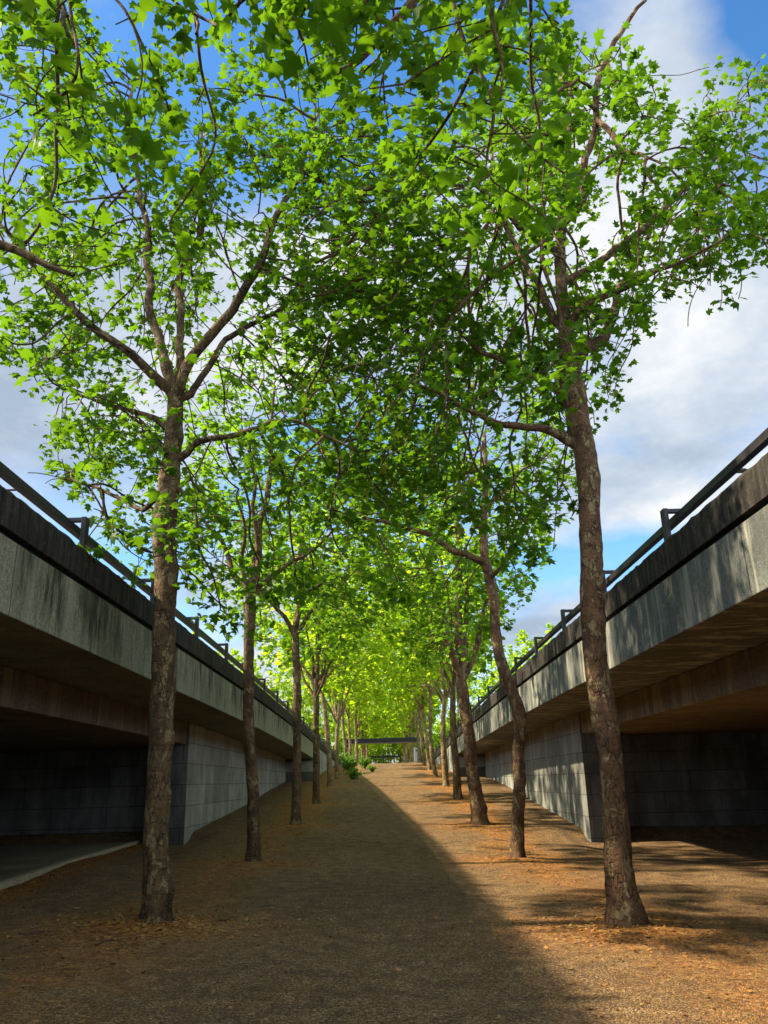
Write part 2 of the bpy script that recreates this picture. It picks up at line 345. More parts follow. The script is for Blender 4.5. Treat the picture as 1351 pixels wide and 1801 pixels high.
def grow_tree(name, base, trunk, limbs, env, n_att, n_leaf, leaf_size, bark, leafmat, seed,
              label, group, level=0, skies=(), step=.18, kill=.27, reach=2.6, clump=.05, sides=20, cut=None):
    """trunk/limbs: arrays (x,y,z,r) in world coordinates. env: list of ellipsoids ((cx,cy,cz),(rx,ry,rz))."""
    rng = np.random.default_rng(seed)
    base = np.array(base, float)
    # --- skeleton from trunk and limbs
    T = resample(trunk, .07)
    nodes = [tuple(p[:3]) for p in T]; par = [-1] + list(range(len(T)-1)); rad = list(T[:, 3]); fixed = [True]*len(T)
    for lb in limbs:
        Lb = resample(lb, .16)
        wv = rng.normal(0, 1, (len(Lb)+12, 3)); kk = np.hanning(9); kk /= kk.sum()
        wv = np.column_stack([np.convolve(wv[:, q], kk, 'same') for q in range(3)])[6:6+len(Lb)]
        Lb[1:-1, :3] += wv[1:-1]*.085*np.minimum(1, np.arange(1, len(Lb)-1)/4)[:, None] + rng.normal(0, .008, (len(Lb)-2, 3))
        A = np.array(nodes); k = int(np.argmin(np.linalg.norm(A - Lb[0, :3], axis=1)))
        prev = k
        for p in Lb[1:]:
            nodes.append(tuple(p[:3])); par.append(prev); rad.append(p[3]); fixed.append(True); prev = len(nodes)-1
    # --- attraction points
    att = []
    vol = np.array([(e[1][0]*e[1][1]*e[1][2])*(1. if q == 0 else 2.) for q, e in enumerate(env)]); vol = vol/vol.sum()
    for e, w in zip(env, vol):
        n = int(n_att*w*4.5)
        u = rng.normal(0, 1, (n, 3)); u /= np.linalg.norm(u, axis=1)[:, None]
        u *= (rng.uniform(0.03, 1, n)**(1/2.4))[:, None]
        p = np.array(e[0]) + u*np.array(e[1])
        p = p[clumps(p, .62, seed*3.1) > clump - .25*rng.random(len(p))**2]
        att.append(p)
    att = np.vstack(att)
    def clear(P):
        keep = np.ones(len(P), bool)
        if len(skies):
            px, py, w = sight(P)
            jx = clumps(P, 1.1, seed*1.7+5)*70; jy = clumps(P, 1.1, seed*2.9+50)*70; px = px+jx; py = py+jy
            for s in skies: keep &= ~(in_poly(px, py, s) & (w > 0))
        if cut is not None: keep &= cut(P)
        return keep
    att = att[clear(att)]
    rng.shuffle(att); att = att[:n_att]
    # --- space colonisation
    zmin = trunk[-1][2] - 1.8 if len(limbs) else trunk[-1][2]-2.5
    A = np.array(nodes); elig = (A[:, 2] > zmin)
    idx = np.where(elig)[0]
    D = np.linalg.norm(att[:, None, :] - A[None, idx, :], axis=2) if len(idx) else None
    near = idx[D.argmin(1)]; dist = D.min(1); alive = np.ones(len(att), bool)
    NP = list(map(np.array, nodes)); kids = {}
    for it in range(110):
        act = alive & (dist < (reach if it < 60 else reach*1.6))
        if not act.any(): break
        nd = near[act]; vec = att[act] - np.array(NP)[nd]; vec /= np.linalg.norm(vec, axis=1)[:, None] + 1e-9
        uq, inv = np.unique(nd, return_inverse=True)
        sumv = np.zeros((len(uq), 3)); np.add.at(sumv, inv, vec)
        nn = np.linalg.norm(sumv, axis=1)[:, None]
        sumv = sumv/(nn+1e-9) + rng.normal(0, .36, (len(uq), 3))
        sumv /= np.linalg.norm(sumv, axis=1)[:, None]
        new = []
        for u, d in zip(uq, sumv):
            ok = True
            for q in kids.get(int(u), []):
                if d @ q > .93: ok = False
            if not ok or len(kids.get(int(u), [])) >= 3: continue
            kids.setdefault(int(u), []).append(d)
            NP.append(NP[u] + d*step*rng.uniform(.75, 1.2)); par.append(int(u)); rad.append(0.); fixed.append(False); new.append(len(NP)-1)
        if not new: break
        Nn = np.array([NP[i] for i in new])
        DD = np.linalg.norm(att[:, None, :] - Nn[None], axis=2)
        k = DD.argmin(1); dm = DD.min(1); up = dm < dist
        near[up] = np.array(new)[k[up]]; dist[up] = dm[up]
        alive &= dist > kill
    P = np.array(NP); n = len(P); first = {}
    for i in range(n): first.setdefault(par[i], i) if not fixed[i] else None
    mov = np.array([i for i in range(n) if not fixed[i] and i in first]); pm = np.array([par[i] for i in mov]); cm_ = np.array([first[i] for i in mov])
    for _ in range(2):
        if len(mov): P[mov] = .4*P[mov] + .3*P[pm] + .3*P[cm_]
    par = np.array(par); fixed = np.array(fixed); rad = np.array(rad)
    live = clear(P) | fixed
    for i in range(n-1, -1, -1):
        if live[i] and par[i] >= 0: live[par[i]] = True
    ch = [[] for _ in range(n)]
    for i in range(n):
        if par[i] >= 0 and live[i]: ch[par[i]].append(i)
    pr = np.zeros(n)
    for i in range(n-1, -1, -1):
        if fixed[i]: pr[i] = rad[i]
        elif not ch[i]: pr[i] = .0072 if level == 0 else .0085
        else: pr[i] = min(.05, sum(pr[c]**2.2 for c in ch[i])**(1/2.2))
    for i in range(n):
        if not fixed[i] and par[i] >= 0: pr[i] = min(pr[i], pr[par[i]]*.85 if fixed[par[i]] else pr[par[i]])
    rad = pr
    # --- wood
    VV = []; FF = []; off = 0
    started = np.zeros(n, bool)
    roots = [(-1, 0)]
    while roots:
        p, s = roots.pop()
        chain = ([p] if p >= 0 else []) + [s]; cur = s
        while ch[cur]:
            c = sorted(ch[cur], key=lambda q: (-int(fixed[q]), -rad[q]))
            if p == -1 and cur < len(T)-1: nxt = cur+1
            else: nxt = c[0]
            for q in c:
                if q != nxt: roots.append((cur, q))
            chain.append(nxt); cur = nxt
        Pc = P[chain]; rc = rad[chain].copy()
        if p >= 0: rc[0] = min(rad[p]*.9, rc[1]*1.25) if len(rc) > 1 else rc[0]
        main = p == -1
        rm = rc.max()
        ns = sides if main else (10 if rm > .05 else 7 if rm > .02 else 4 if level == 0 else 3)
        if len(Pc) < 2: continue
        if ns <= 10: rr = rc
        else:
            th = np.linspace(0, 2*np.pi, ns, endpoint=False)
            rr = np.zeros((len(Pc), ns))
            for a in range(len(Pc)):
                for b in range(ns):
                    q = Vector((math.cos(th[b])*1.1+seed, math.sin(th[b])*1.1, Pc[a][2]*1.5))
                    q2 = Vector((math.cos(th[b])*2.6+seed, math.sin(th[b])*2.6, Pc[a][2]*6.5))
                    hgt = Pc[a][2]-base[2]
                    w = 1 + .16*mnoise.noise(q) + .11*mnoise.noise(q2) + .05*mnoise.noise(Vector((seed, 2., Pc[a][2]*7.)))
                    w += .22*math.exp(-max(hgt, 0)/.16)*(.75+.6*math.sin(5*th[b]+seed))
                    rr[a, b] = rc[a]*w
            # knots
            for _ in range(16):
                a0 = rng.integers(4, len(Pc)); b0 = rng.integers(0, ns); amp = rng.uniform(.08, .28)
                for a in range(max(0, a0-3), min(len(Pc), a0+4)):
                    for b in range(ns):
                        db = min((b-b0) % ns, (b0-b) % ns)
                        rr[a, b] *= 1 + amp*math.exp(-((a-a0)/1.5)**2-(db/1.9)**2)
        V, Fq = tube_np(Pc, rr, ns)
        VV.append(V); FF.append(Fq+off); off += len(V)
    root = empty(name, base, label, 'tree', group)
    mesh_np('trunk', np.vstack(VV)-base, np.vstack(FF).ravel(), np.full(sum(len(f) for f in FF), 4), bark, root, smooth=True)
    # --- leaves
    thin = np.where((~fixed) & live & (rad < .02))[0]
    tips = np.array([i for i in thin if not ch[i]]); 
    w = np.where(np.isin(thin, tips), 3.2, 1.); w = w*(rad[thin] < .012) + .25*w
    n_spray = n_leaf//6
    src = np.repeat(rng.choice(thin, n_spray, p=w/w.sum()), rng.integers(3, 10, n_spray)); n_leaf = len(src)
    pos = P[src] + rng.normal(0, .115 if level == 0 else .14, (n_leaf, 3)); pos[:, 2] -= .03
    pos = pos[clear(pos)]; N = len(pos)
    c0 = np.array(env[0][0]); out = pos - c0; out /= np.linalg.norm(out, axis=1)[:, None] + 1e-9
    size = leaf_size*np.clip(rng.lognormal(0, .36, N), .42, 1.8)
    leaves_mesh('crown', pos-base, size, leafmat, root, level, rng, .8, out*.8)
    return root

def px_line(pts, Y, dy=0., wscale=1.):      # surveyed stem: (px, py, width px) at distance Y
    out = []
    n = len(pts)
    for i, (a, b, w) in enumerate(pts):
        yy = Y + dy*(i/max(1, n-1))
        p = at_depth(a, b, yy)
        d = (p-EYE)@fw
        out.append((p[0], p[1], p[2], .5*w*d/F_PX*wscale))
    return out

SKY_R = [(1185, -40), (1400, -400), (2500, -400), (2500, 100), (1351, 100), (1240, 120), (1185, 185), (1160, 110), (1150, 60)]
SKY_R2 = [(1500, 455), (1351, 480), (1275, 525), (1190, 520), (1165, 580), (1085, 580), (1090, 690), (1040, 730), (1012, 800), (1010, 870), (960, 930), (950, 985), (925, 1040), (893, 1060), (880, 1160), (860, 1190), (2000, 1250), (2000, 455)]
SKY_L = [(-500, 560), (0, 575), (28, 640), (40, 690), (100, 715), (78, 780), (92, 850), (140, 890), (170, 930), (240, 985), (310, 990), (335, 1060), (420, 1130), (440, 1155), (470, 1190), (520, 1235), (300, 1300), (-500, 1100)]

def build_trees():
    G1 = 'plane trees in the row beside the shaded bridge'; G2 = 'plane trees in the row beside the sunlit wall'
    def ell(x, y, z, a, b, c): return ((x, y, z), (a, b, c))
    def spot(px, py, Y, a, b, c):
        return (tuple(at_depth(px, py, Y)), (a, b, c))
    def core(cx, cz, rx, rz, keep, seed):        # an airy heart of bare limbs
        r = np.random.default_rng(seed)
        return lambda P: (((P[:, 0]-cx)/rx)**2 + ((P[:, 2]-cz)/rz)**2 > 1) | (r.random(len(P)) < keep)
    def vase(cx, cy, zf, seed):                  # bare fork: the first boughs carry no leaves near the stem
        r = np.random.default_rng(seed)
        return lambda P: (np.hypot((P[:, 0]-cx), (P[:, 1]-cy)*.55) > np.clip(1.25*(zf+2.6-P[:, 2])/2.6, 0, 1.25)) & ((P[:, 1] > cy-1.3) | (np.abs(P[:, 0]-cx) > 1.3) | (P[:, 2] > zf+2.6)) | (r.random(len(P)) < .12)
    def not_close(P):                            # no spray hangs right in front of the eye
        px, py, w = sight(P)
        return ~((w > 0) & (w < 5.0) & (px > -250) & (px < 1600) & (py > -250) & (py < 2000))
    HIGH = [(1010, -3000), (6000, -3000), (6000, 900), (1040, 900), (1000, 60)]
    # ---------------- near trees with surveyed stems
    Yd = 10.6
    tr = px_line([(275,1624,62),(275,1600,57),(275,1560,54),(273,1480,51),(277,1400,48),(284,1300,46),(287,1200,45),(288,1100,43),(292,1010,44),(288,930,46),(297,860,40),(303,800,35),(307,740,31),(309,700,30),(300,665,24),(290,640,20)], Yd, wscale=.88)
    lb = [px_line([(322,811,15),(333,783,13),(355,772,11),(440,759,10),(500,744,8),(560,762,6),(620,790,4)], Yd, -.6),
          px_line([(300,690,20),(272,665,17),(235,625,15),(140,555,13),(80,492,11),(45,455,9),(0,395,7)], Yd, -.9),
          px_line([(292,650,19),(280,610,17),(263,550,15),(262,480,13),(255,390,11),(242,330,9),(230,225,7),(232,125,5)], Yd, 1.2),
          px_line([(312,690,18),(318,650,16),(314,600,14),(312,545,13),(325,475,12),(335,425,11),(352,385,9),(355,300,7),(355,225,5)], Yd, 2.0),
          px_line([(314,700,20),(325,645,19),(370,595,18),(410,540,16),(450,470,14),(480,410,12),(525,325,9),(545,260,7),(560,200,5)], Yd, -.3),
          px_line([(330,700,14),(350,665,12),(380,615,11),(440,570,9),(510,540,7),(570,480,4)], Yd, 1.6),
          px_line([(293,850,12),(270,900,0.1),(270,905,10),(240,890,8),(190,872,6),(140,850,4)][0:1]+[(262,898,9),(230,885,8),(180,868,6),(140,850,4)], Yd, .8),
          px_line([(303,760,13),(270,735,10),(225,725,8),(170,705,6),(110,680,4)], Yd, .9)]
    b = tr[0]; TREE_BASES.append((b[0], b[1], .05))
    grow_tree('plane_tree', b[:3], tr, lb, [ell(-2.6, 11.4, 8.7, 4.2, 3.4, 4.9), spot(165, 850, 10.9, 1.15, 1.2, .95), spot(110, 640, 10.9, 1.0, 1.2, .9), spot(215, 940, 10.9, .6, .9, .5), spot(60, 120, 11., 1.4, 1.5, 1.6)], 5200, 14500, .106, M['barkA'], M['leaf'], 11,
              'nearest tree beside the paved underpass floor, stout brown trunk forking into many limbs', G1, 0, (SKY_L, SKY_R), clump=.08, cut=core(-2.35, 8.4, 1.55, 2.3, .25, 5))
    Yd = 10.35
    tr = px_line([(1100,1624,72),(1099,1600,62),(1092,1560,56),(1085,1480,50),(1078,1400,47),(1075,1330,45),(1062,1250,48),(1048,1170,46),(1043,1080,44),(1040,1000,42),(1038,920,42),(1036,850,42),(1030,800,43),(1018,750,42),(1012,700,42),(1003,660,42),(999,620,36),(995,590,27),(988,520,23),(985,440,19),(992,360,15),(1000,290,11),(1002,200,8),(1003,100,5)], Yd, wscale=.93)
    lb = [px_line([(1008,650,30),(1024,622,24),(1045,605,22),(1066,590,20),(1073,560,17),(1082,520,13),(1110,470,9),(1150,400,6)], Yd, .8),
          px_line([(997,590,18),(1008,565,15),(1026,540,13),(1086,515,11),(1140,480,8),(1200,465,6),(1290,410,4)], Yd, -.7),
          px_line([(988,500,15),(1060,450,13),(1141,400,11),(1196,345,9),(1246,290,6),(1300,250,4)], Yd, .4),
          px_line([(986,395,15),(1018,365,15),(1016,325,13),(1030,270,13),(1046,240,12),(1048,150,11),(1070,85,10),(1100,40,8),(1136,0,6)], Yd, -.8),
          px_line([(1012,790,20),(1000,775,18),(968,758,16),(910,744,13),(870,744,11),(826,718,9),(770,690,7),(700,670,4)], Yd, -.5),
          px_line([(1000,700,17),(986,690,15),(936,665,13),(896,637,11),(851,625,9),(801,575,7),(766,545,5)], Yd, .9),
          px_line([(986,450,14),(930,405,13),(890,365,11),(850,330,9),(800,290,6),(740,240,4)], Yd, -1.0),
          px_line([(996,590,15),(960,540,13),(945,490,11),(900,420,9),(870,330,6),(860,230,4)], Yd, 1.6)]
    b = tr[0]; TREE_BASES.append((b[0], b[1], .07))
    grow_tree('plane_tree', b[:3], tr, lb, [ell(2.55, 11.1, 8.9, 4.4, 3.4, 4.5), spot(1255, 430, 10.6, 1.0, 1.2, .7), spot(1250, 250, 10.6, 1.3, 1.5, 1.2), spot(1090, 600, 10.6, .7, .9, .9)], 5200, 15500, .104, M['barkB'], M['leaf'], 23,
              'nearest tree with sunlit leaning reddish trunk, dead leaves heaped round its foot', G2, 0, (SKY_R, SKY_R2), clump=.07)
    # trees beside the camera, only their crowns reach into the picture
    for sx, sd, lab, g in ((-2.75, 31, 'overhanging tree whose dark crown fills the picture above the underpass floor side', G1), (2.8, 47, 'overhanging tree whose big dark leaves hang over the middle of the path', G2)):
        gz = float(ground_z(sx, 3.0))
        tr = [(sx, 3.0, gz-.02, .23), (sx, 3.0, gz+.3, .19), (sx+.06, 3.0, 2.5, .165), (sx-.04, 3.05, 4.5, .14), (sx, 3.1, 6.0, .11), (sx*.95, 3.2, 8., .06), (sx*.9, 3.2, 10., .03)]
        s = 1 if sx < 0 else -1
        lb = [[(sx, 3.05, 5.0, .085), (sx+.9*s, 4.0, 6.0, .06), (sx+1.7*s, 5.0, 7.3, .045), (sx+2.3*s, 5.8, 9., .02)],
              [(sx, 3.05, 5.6, .08), (sx-.6*s, 4.3, 6.6, .06), (sx-1.*s, 5.3, 7.8, .04), (sx-1.*s, 6., 9.4, .02)],
              [(sx, 3.05, 5.3, .08), (sx+.3*s, 4.4, 6.4, .055), (sx+.4*s, 5.6, 7.7, .035), (sx+.6*s, 6.3, 9., .02)],
              [(sx, 3.1, 6., .07), (sx-1.*s, 2.2, 7.2, .05), (sx-1.6*s, 1.4, 8.6, .02)],
              [(sx, 3.1, 6., .07), (sx+.9*s, 1.8, 7.2, .05), (sx+1.5*s, 1., 8.6, .02)]]
        if sx < 0:
            lb = lb[3:] + [[(sx, 3.05, 4.9, .075)] + px_line([(-330, 470, 26), (-60, 418, 20), (0, 426, 17), (60, 440, 12), (130, 485, 7)], 5.6),
                  [(sx, 3.05, 5.6, .07)] + px_line([(-150, -120, 20), (60, -60, 14), (112, 0, 10), (118, 50, 9), (138, 90, 6)], 5.4),
                  [(sx, 3.1, 6., .06)] + px_line([(150, -260, 18), (300, -120, 12), (330, -20, 8), (345, 60, 5)], 5.4)]
        else:
            lb = lb[3:] + [[(sx, 3.05, 6.2, .07)] + px_line([(850, -190, 26), (760, -60, 22), (715, 5, 19), (650, 65, 15), (600, 105, 11), (545, 140, 7)], 5.0),
                  [(sx, 3.05, 6.6, .06)] + px_line([(1000, -260, 20), (930, -100, 14), (900, -20, 9), (880, 40, 5)], 5.2)]
        grow_tree('plane_tree', (sx, 3.0, gz), tr, lb, [ell(sx+(.1 if s > 0 else .9)*s, 3.9, 8.3, 3.3, 3.6, 3.2)], 1100, 4400 if sx < 0 else 3300, .105, M['barkA'], M['leaf'], sd, lab, g, 0, (SKY_R, SKY_L, HIGH), clump=.12, cut=not_close)
    # ---------------- the rows going up the ramp
    ROWS = [
     ('R', 18.5, [(910,1509,29),(910,1490,25),(911,1440,24),(914,1380,22),(912,1320,22),(915,1270,23),(910,1240,25),(893,1200,23),(878,1150,20),(870,1100,20),(870,1060,19),(861,1020,18),(852,980,16),(850,930,14),(853,880,11),(855,820,8),(852,760,5)],
        [[(852,990,13),(800,965,11),(750,940,10),(700,925,8),(640,905,6),(590,890,4)], [(853,900,9),(880,870,8),(900,850,6),(930,820,4)], [(850,940,9),(820,890,7),(800,830,5),(780,760,3)], [(862,1020,9),(885,985,7),(910,950,5),(930,905,3)]],
        'second tree beside the sunlit wall, trunk bent like a question mark'),
     ('L', 17.9, [(447,1511,28),(447,1490,25),(447,1440,24),(445,1380,22),(438,1300,20),(437,1200,20),(438,1120,20),(441,1060,22),(442,1038,17)],
        [[(441,1040,12),(411,1015,11),(403,985,9),(398,960,8),(370,925,6),(340,890,4)], [(442,1040,12),(449,1000,11),(452,950,9),(448,880,7),(440,800,4)], [(443,1040,11),(480,1015,9),(510,990,7),(560,960,5)], [(443,1042,11),(500,1038,9),(540,1040,7),(580,1020,4)], [(441,1042,9),(420,1000,7),(430,930,6),(420,860,4)]],
        'second tree beside the shaded bridge, slim straight trunk with limbs fanning from one point'),
     ('R', 25.4, [(845,1449,38),(843,1435,32),(838,1400,26),(830,1350,22),(826,1300,22),(820,1260,22),(813,1210,22),(811,1190,17)],
        [[(811,1195,14),(800,1165,13),(790,1140,12),(780,1090,9),(765,1050,7),(750,990,4)], [(812,1195,12),(815,1150,11),(818,1100,9),(822,1040,7),(820,960,4)], [(813,1200,12),(826,1170,11),(840,1120,10),(852,1070,7),(870,1000,4)]],
        'third tree beside the sunlit wall, wide flared foot and three-way fork'),
     ('L', 25.6, [(520,1456,23),(520,1440,19),(522,1380,17),(523,1320,15),(523,1240,15),(521,1160,14),(520,1110,12)],
        [[(520,1120,9),(500,1085,8),(480,1060,6),(450,1030,4)], [(520,1110,9),(528,1060,8),(535,1010,6),(530,950,4)], [(521,1115,9),(550,1075,7),(580,1050,5),(610,1020,3)]],
        'third tree beside the shaded bridge, straight dark trunk with its foot in leaf litter'),
     ('R', 33., [(806,1409,19),(805,1395,16),(803,1360,14),(799,1310,13),(796,1260,11),(797,1215,10),(800,1180,7)],
        [[(797,1215,6),(780,1180,5),(765,1140,3)], [(799,1190,6),(810,1150,5),(820,1100,3)]], 'fourth tree beside the sunlit wall, plain slightly bowed trunk'),
     ('L', 33., [(556,1413,16),(556,1400,13),(557,1340,12),(556,1280,11),(556,1230,11),(555,1218,9)],
        [[(555,1220,7),(551,1190,7),(556,1160,6),(563,1140,4),(560,1100,3)], [(556,1222,7),(565,1195,7),(568,1165,6),(572,1145,4),(585,1110,3)], [(552,1195,5),(548,1150,4),(540,1100,3)]],
        'fourth tree beside the shaded bridge, trunk splitting into a narrow V'),
     ('R', 39.2, [(785,1384,13),(784,1372,12),(782,1340,11),(779,1300,9.5),(780,1260,8.5),(783,1220,7)], [[(781,1240,5),(765,1212,4.5),(745,1205,3.5),(720,1206,2)], [(783,1225,4),(796,1200,3.5),(806,1170,2)]], 'fifth tree beside the sunlit wall, long low limb over the path'),
     ('L', 41., [(581,1386,12),(581,1374,11),(579,1330,10),(575,1280,9),(570,1240,8),(566,1210,6)], [[(567,1215,4),(575,1190,4),(590,1170,3)]], 'fifth tree beside the shaded bridge, trunk leaning away from the path'),
     ('R', 46.7, [(766,1368,9.5),(765,1356,8.5),(760,1330,8),(757,1290,7),(757,1250,6.5),(758,1215,4)], [[(757,1240,4),(745,1215,3),(735,1190,2)]], 'sixth tree beside the sunlit wall, trunk bowed toward the path'),
     ('L', 47.3, [(593,1372,9),(593,1360,8),(592,1330,7.5),(593,1285,7.5),(595,1268,6)], [[(594,1275,5),(590,1240,5),(588,1215,3)], [(595,1275,5),(600,1245,4.5),(612,1215,3.5),(625,1190,2)]], 'sixth tree beside the shaded bridge, forked trunk just before the shrubs'),
     ('R', 52.6, [(757,1356,8),(755,1345,7),(752,1325,6.5),(748,1285,6),(744,1240,4)], [[(746,1265,3),(735,1235,2.5),(725,1210,2)]], 'seventh tree beside the sunlit wall, trunk leaning over the path'),
     ('L', 54.5, [(608,1359,7.5),(608,1347,6.5),(608,1320,6),(603,1270,5.5),(602,1235,4)], [[(603,1260,3),(612,1230,2)]], 'seventh tree beside the shaded bridge, rising behind the shrubs'),
     ('R', 59.8, [(746,1347,7),(745,1335,6),(742,1310,5.5),(739,1270,5),(736,1240,3)], [[(740,1280,3),(730,1240,2)]], 'eighth tree beside the sunlit wall, near the top of the ramp'),
     ('L', 60.5, [(617,1349,6.5),(616,1338,6),(616,1310,5.5),(613,1270,5),(614,1235,3)], [[(614,1265,3),(606,1235,2)]], 'eighth tree beside the shaded bridge, bright trunk near the top of the ramp'),
     ('R', 66.5, [(737,1342,6),(736,1310,5),(733,1270,4.5),(731,1235,3)], [], 'ninth tree beside the sunlit wall, in front of the pale cabinet'),
     ('L', 66.5, [(627,1343,6),(627,1310,5),(625,1270,4.5),(626,1235,3)], [], 'ninth tree beside the shaded bridge, just before the black beam'),
    ]
    for k, (side, Yd, tp, lp, lab) in enumerate(ROWS):
        rr = np.random.default_rng(100+k)
        tr = px_line(tp, Yd, wscale=.93); 
        b = np.array(tr[0]); gz = float(ground_z(b[0], Yd)); tr[0] = (b[0], b[1], gz-.06, b[3])
        TREE_BASES.append((b[0], b[1], .04))
        lb = [px_line(l, Yd, rr.uniform(-1.3, 1.3)) for l in lp]
        s = 1 if side == 'R' else -1
        zc = gz + rr.uniform(8.6, 9.1); cx = b[0]*.9
        far = Yd > 30
        lo = gz + (4.3 if Yd < 30 else 3.9)
        top = [(tr[-1][0], Yd, tr[-1][2], tr[-1][3]), (b[0]*.95, Yd+.2, gz+8.5, tr[-1][3]*.55+.01), (b[0]*.9, Yd, gz+11, .02)]
        lb = lb + [top]
        if far:
            for q in range(3):
                an = rr.uniform(0, 6.28); lb.append([(tr[-1][0], Yd, tr[-1][2]-.3, .06), (tr[-1][0]+.9*math.cos(an), Yd+.9*math.sin(an), tr[-1][2]+1.1, .045), (tr[-1][0]+1.8*math.cos(an), Yd+1.8*math.sin(an), tr[-1][2]+2.9, .02)])
        half = .5*(gz+12.6-lo)
        env = [ell(cx, Yd+.8, lo+half, 3.35 if Yd < 30 else 3.2, 3.7, half)]
        skies = (SKY_R2, SKY_L) if Yd < 60 else ()
        nl = 5900 if Yd < 22 else 5000 if Yd < 30 else 3900 if Yd < 48 else 3000
        grow_tree('plane_tree', (b[0], Yd, gz), tr, lb, env, 1700 if Yd < 30 else 900, nl, .122 if Yd < 22 else .14 if Yd < 30 else .165 if Yd < 48 else .2,
                  M['barkB'] if side == 'R' and Yd < 30 else M['barkC'] if Yd > 36 else M['barkA'],
                  M['leaf'] if Yd < 17 else M['leafLitB'] if Yd < 30 else M['leafLitY'], 200+k*7, lab, G2 if side == 'R' else G1, 0 if Yd < 22 else 1, skies,
                  cut=vase(tr[-1][0], Yd, tr[-1][2] if Yd < 50 else 99., 300+k) if Yd < 50 else None,
                  kill=.38 if Yd < 30 else .5, step=.24 if Yd < 30 else .3, clump=.08, sides=16 if Yd < 30 else 12)
    # ---------------- the avenue beyond the crest and the trees beyond the bridges: three grown kinds, copied
    protos = []
    for k in range(3):
        rr = np.random.default_rng(900+k); o = np.array([0, 300+40*k, 0.])
        tr = [(o[0], o[1], -.05, .19), (o[0], o[1], .3, .15), (o[0]+rr.uniform(-.15, .15), o[1], 2., .13), (o[0]+rr.uniform(-.25, .25), o[1], 4., .11), (o[0]+rr.uniform(-.2, .2), o[1], 6., .085), (o[0], o[1], 9., .04)]
        lb = []
        for q in range(6):
            an = q*1.05+rr.uniform(0, .5); z = rr.uniform(3.2, 6.); lb.append([(o[0], o[1], z, .07), (o[0]+math.cos(an), o[1]+math.sin(an), z+1.1, .05), (o[0]+2*math.cos(an), o[1]+2*math.sin(an), z+2.8, .02)])
        protos.append(grow_tree('plane_tree', o, tr, lb, [ell(o[0], o[1], 7.6, 3.5, 3.6, 4.6)], 700, 3000, .23, M['barkC'], M['leafLitY'], 910+k, 'x', None, 1, (), kill=.55, step=.34, sides=10))
    o = np.array([0, 440, 0.])
    tr = [(0, 440, -.05, .16), (0, 440, .6, .12), (.1, 440, 3., .09), (0, 440, 7., .04)]
    lb = [[(0, 440, z, .05), (math.cos(a), 440+math.sin(a), z+.8, .035), (2.2*math.cos(a), 440+2.2*math.sin(a), z+1.4, .015)] for z, a in ((.6, 0.), (1., 1.3), (1.6, 2.5), (.8, 3.7), (1.8, 4.8), (2.6, 5.6))]
    protos.append(grow_tree('broadleaf_tree', o, tr, lb, [ell(0, 440, 4.7, 3.4, 3.4, 4.6)], 650, 3200, .24, M['barkC'], M['leafLitY'], 951, 'x', None, 1, (), kill=.6, step=.36, sides=10, reach=3.4))
    used = [False]*4
    def place(x, y, rz, sc, k, lab, grp, z=None):
        p = protos[k]
        if not used[k]: o = p; used[k] = True
        else:
            o = p.copy(); COL.objects.link(o)
            for c in p.children:
                d = c.copy(); COL.objects.link(d); d.parent = o
        o.location = (x, y, float(ground_z(x, y))-.02 if z is None else z); o.rotation_euler = (0, 0, rz); o.scale = (sc, sc, sc)
        tag(o, lab, 'tree', grp)
    rr = random.Random(5)
    ords = ['first', 'second', 'third', 'fourth', 'fifth', 'sixth', 'seventh', 'eighth', 'ninth']
    for i in range(8):
        y = 88 + i*8.2
        for s in (-1, 1):
            place(s*(3.0+rr.uniform(-.3, .3)), y+rr.uniform(-1, 1), rr.uniform(0, 6.28), rr.uniform(.92, 1.1), rr.randrange(3),
                  '%s yellow-green tree beyond the black beam, in the avenue row %s' % (ords[i], 'on the shaded bridge side' if s < 0 else 'on the pale cabinet side'), 'avenue trees beyond the black beam')
    bg = [(-1, 15, 58, .86), (-1, 18, 68, .95), (-1, 14.5, 76, .9), (-1, 13, 88, 1.), (-1, 11, 99, 1.05), (-1, 9, 112, 1.05),
          (1, 15, 52, .80), (1, 16, 62, .86), (1, 14.5, 72, .95), (1, 14, 83, 1.), (1, 12, 95, 1.), (1, 9.5, 107, 1.05)]
    cnt = {-1: 0, 1: 0}
    for s, x, y, sc in bg:
        i = cnt[s]; cnt[s] += 1
        place(s*x, y, rr.uniform(0, 6.28), sc, rr.randrange(3), '%s bright tree showing behind the railing of the %s' % (ords[i], 'shaded bridge' if s < 0 else 'sunlit bridge'), 'trees standing beyond the bridge roads')
    # closing belt of trees far up the avenue
    for i in range(18):
        place(-16+(i % 9)*4.+rr.uniform(-.8, .8)+(2 if i > 8 else 0), (152 if i < 9 else 172)+rr.uniform(-3, 3), rr.uniform(0, 6.28), rr.uniform(1.0, 1.25), 3,
              'far yellow-green tree closing the end of the avenue', 'trees closing the end of the avenue')

# ------------------------------------------------------------------ bridges and walls
DY = [-60, 5, 19, 26, 33, 41, 47.5, 55, 69, 75, 80]; DZ = [0, 0, .04, .09, .2, .33, .5, .73, 1.06, 1.2, 1.25]
_dz = np.interp(_yy, DY, DZ); _ds = np.convolve(np.pad(_dz, 20, mode='edge'), _k, 'valid')
def drop(y): return float(np.interp(y, _yy, _ds))
def zdrop(x, y, z): return z - drop(y)
def yr(a, b, st=2.): return list(np.linspace(a, b, max(2, int((b-a)/st)+1)))

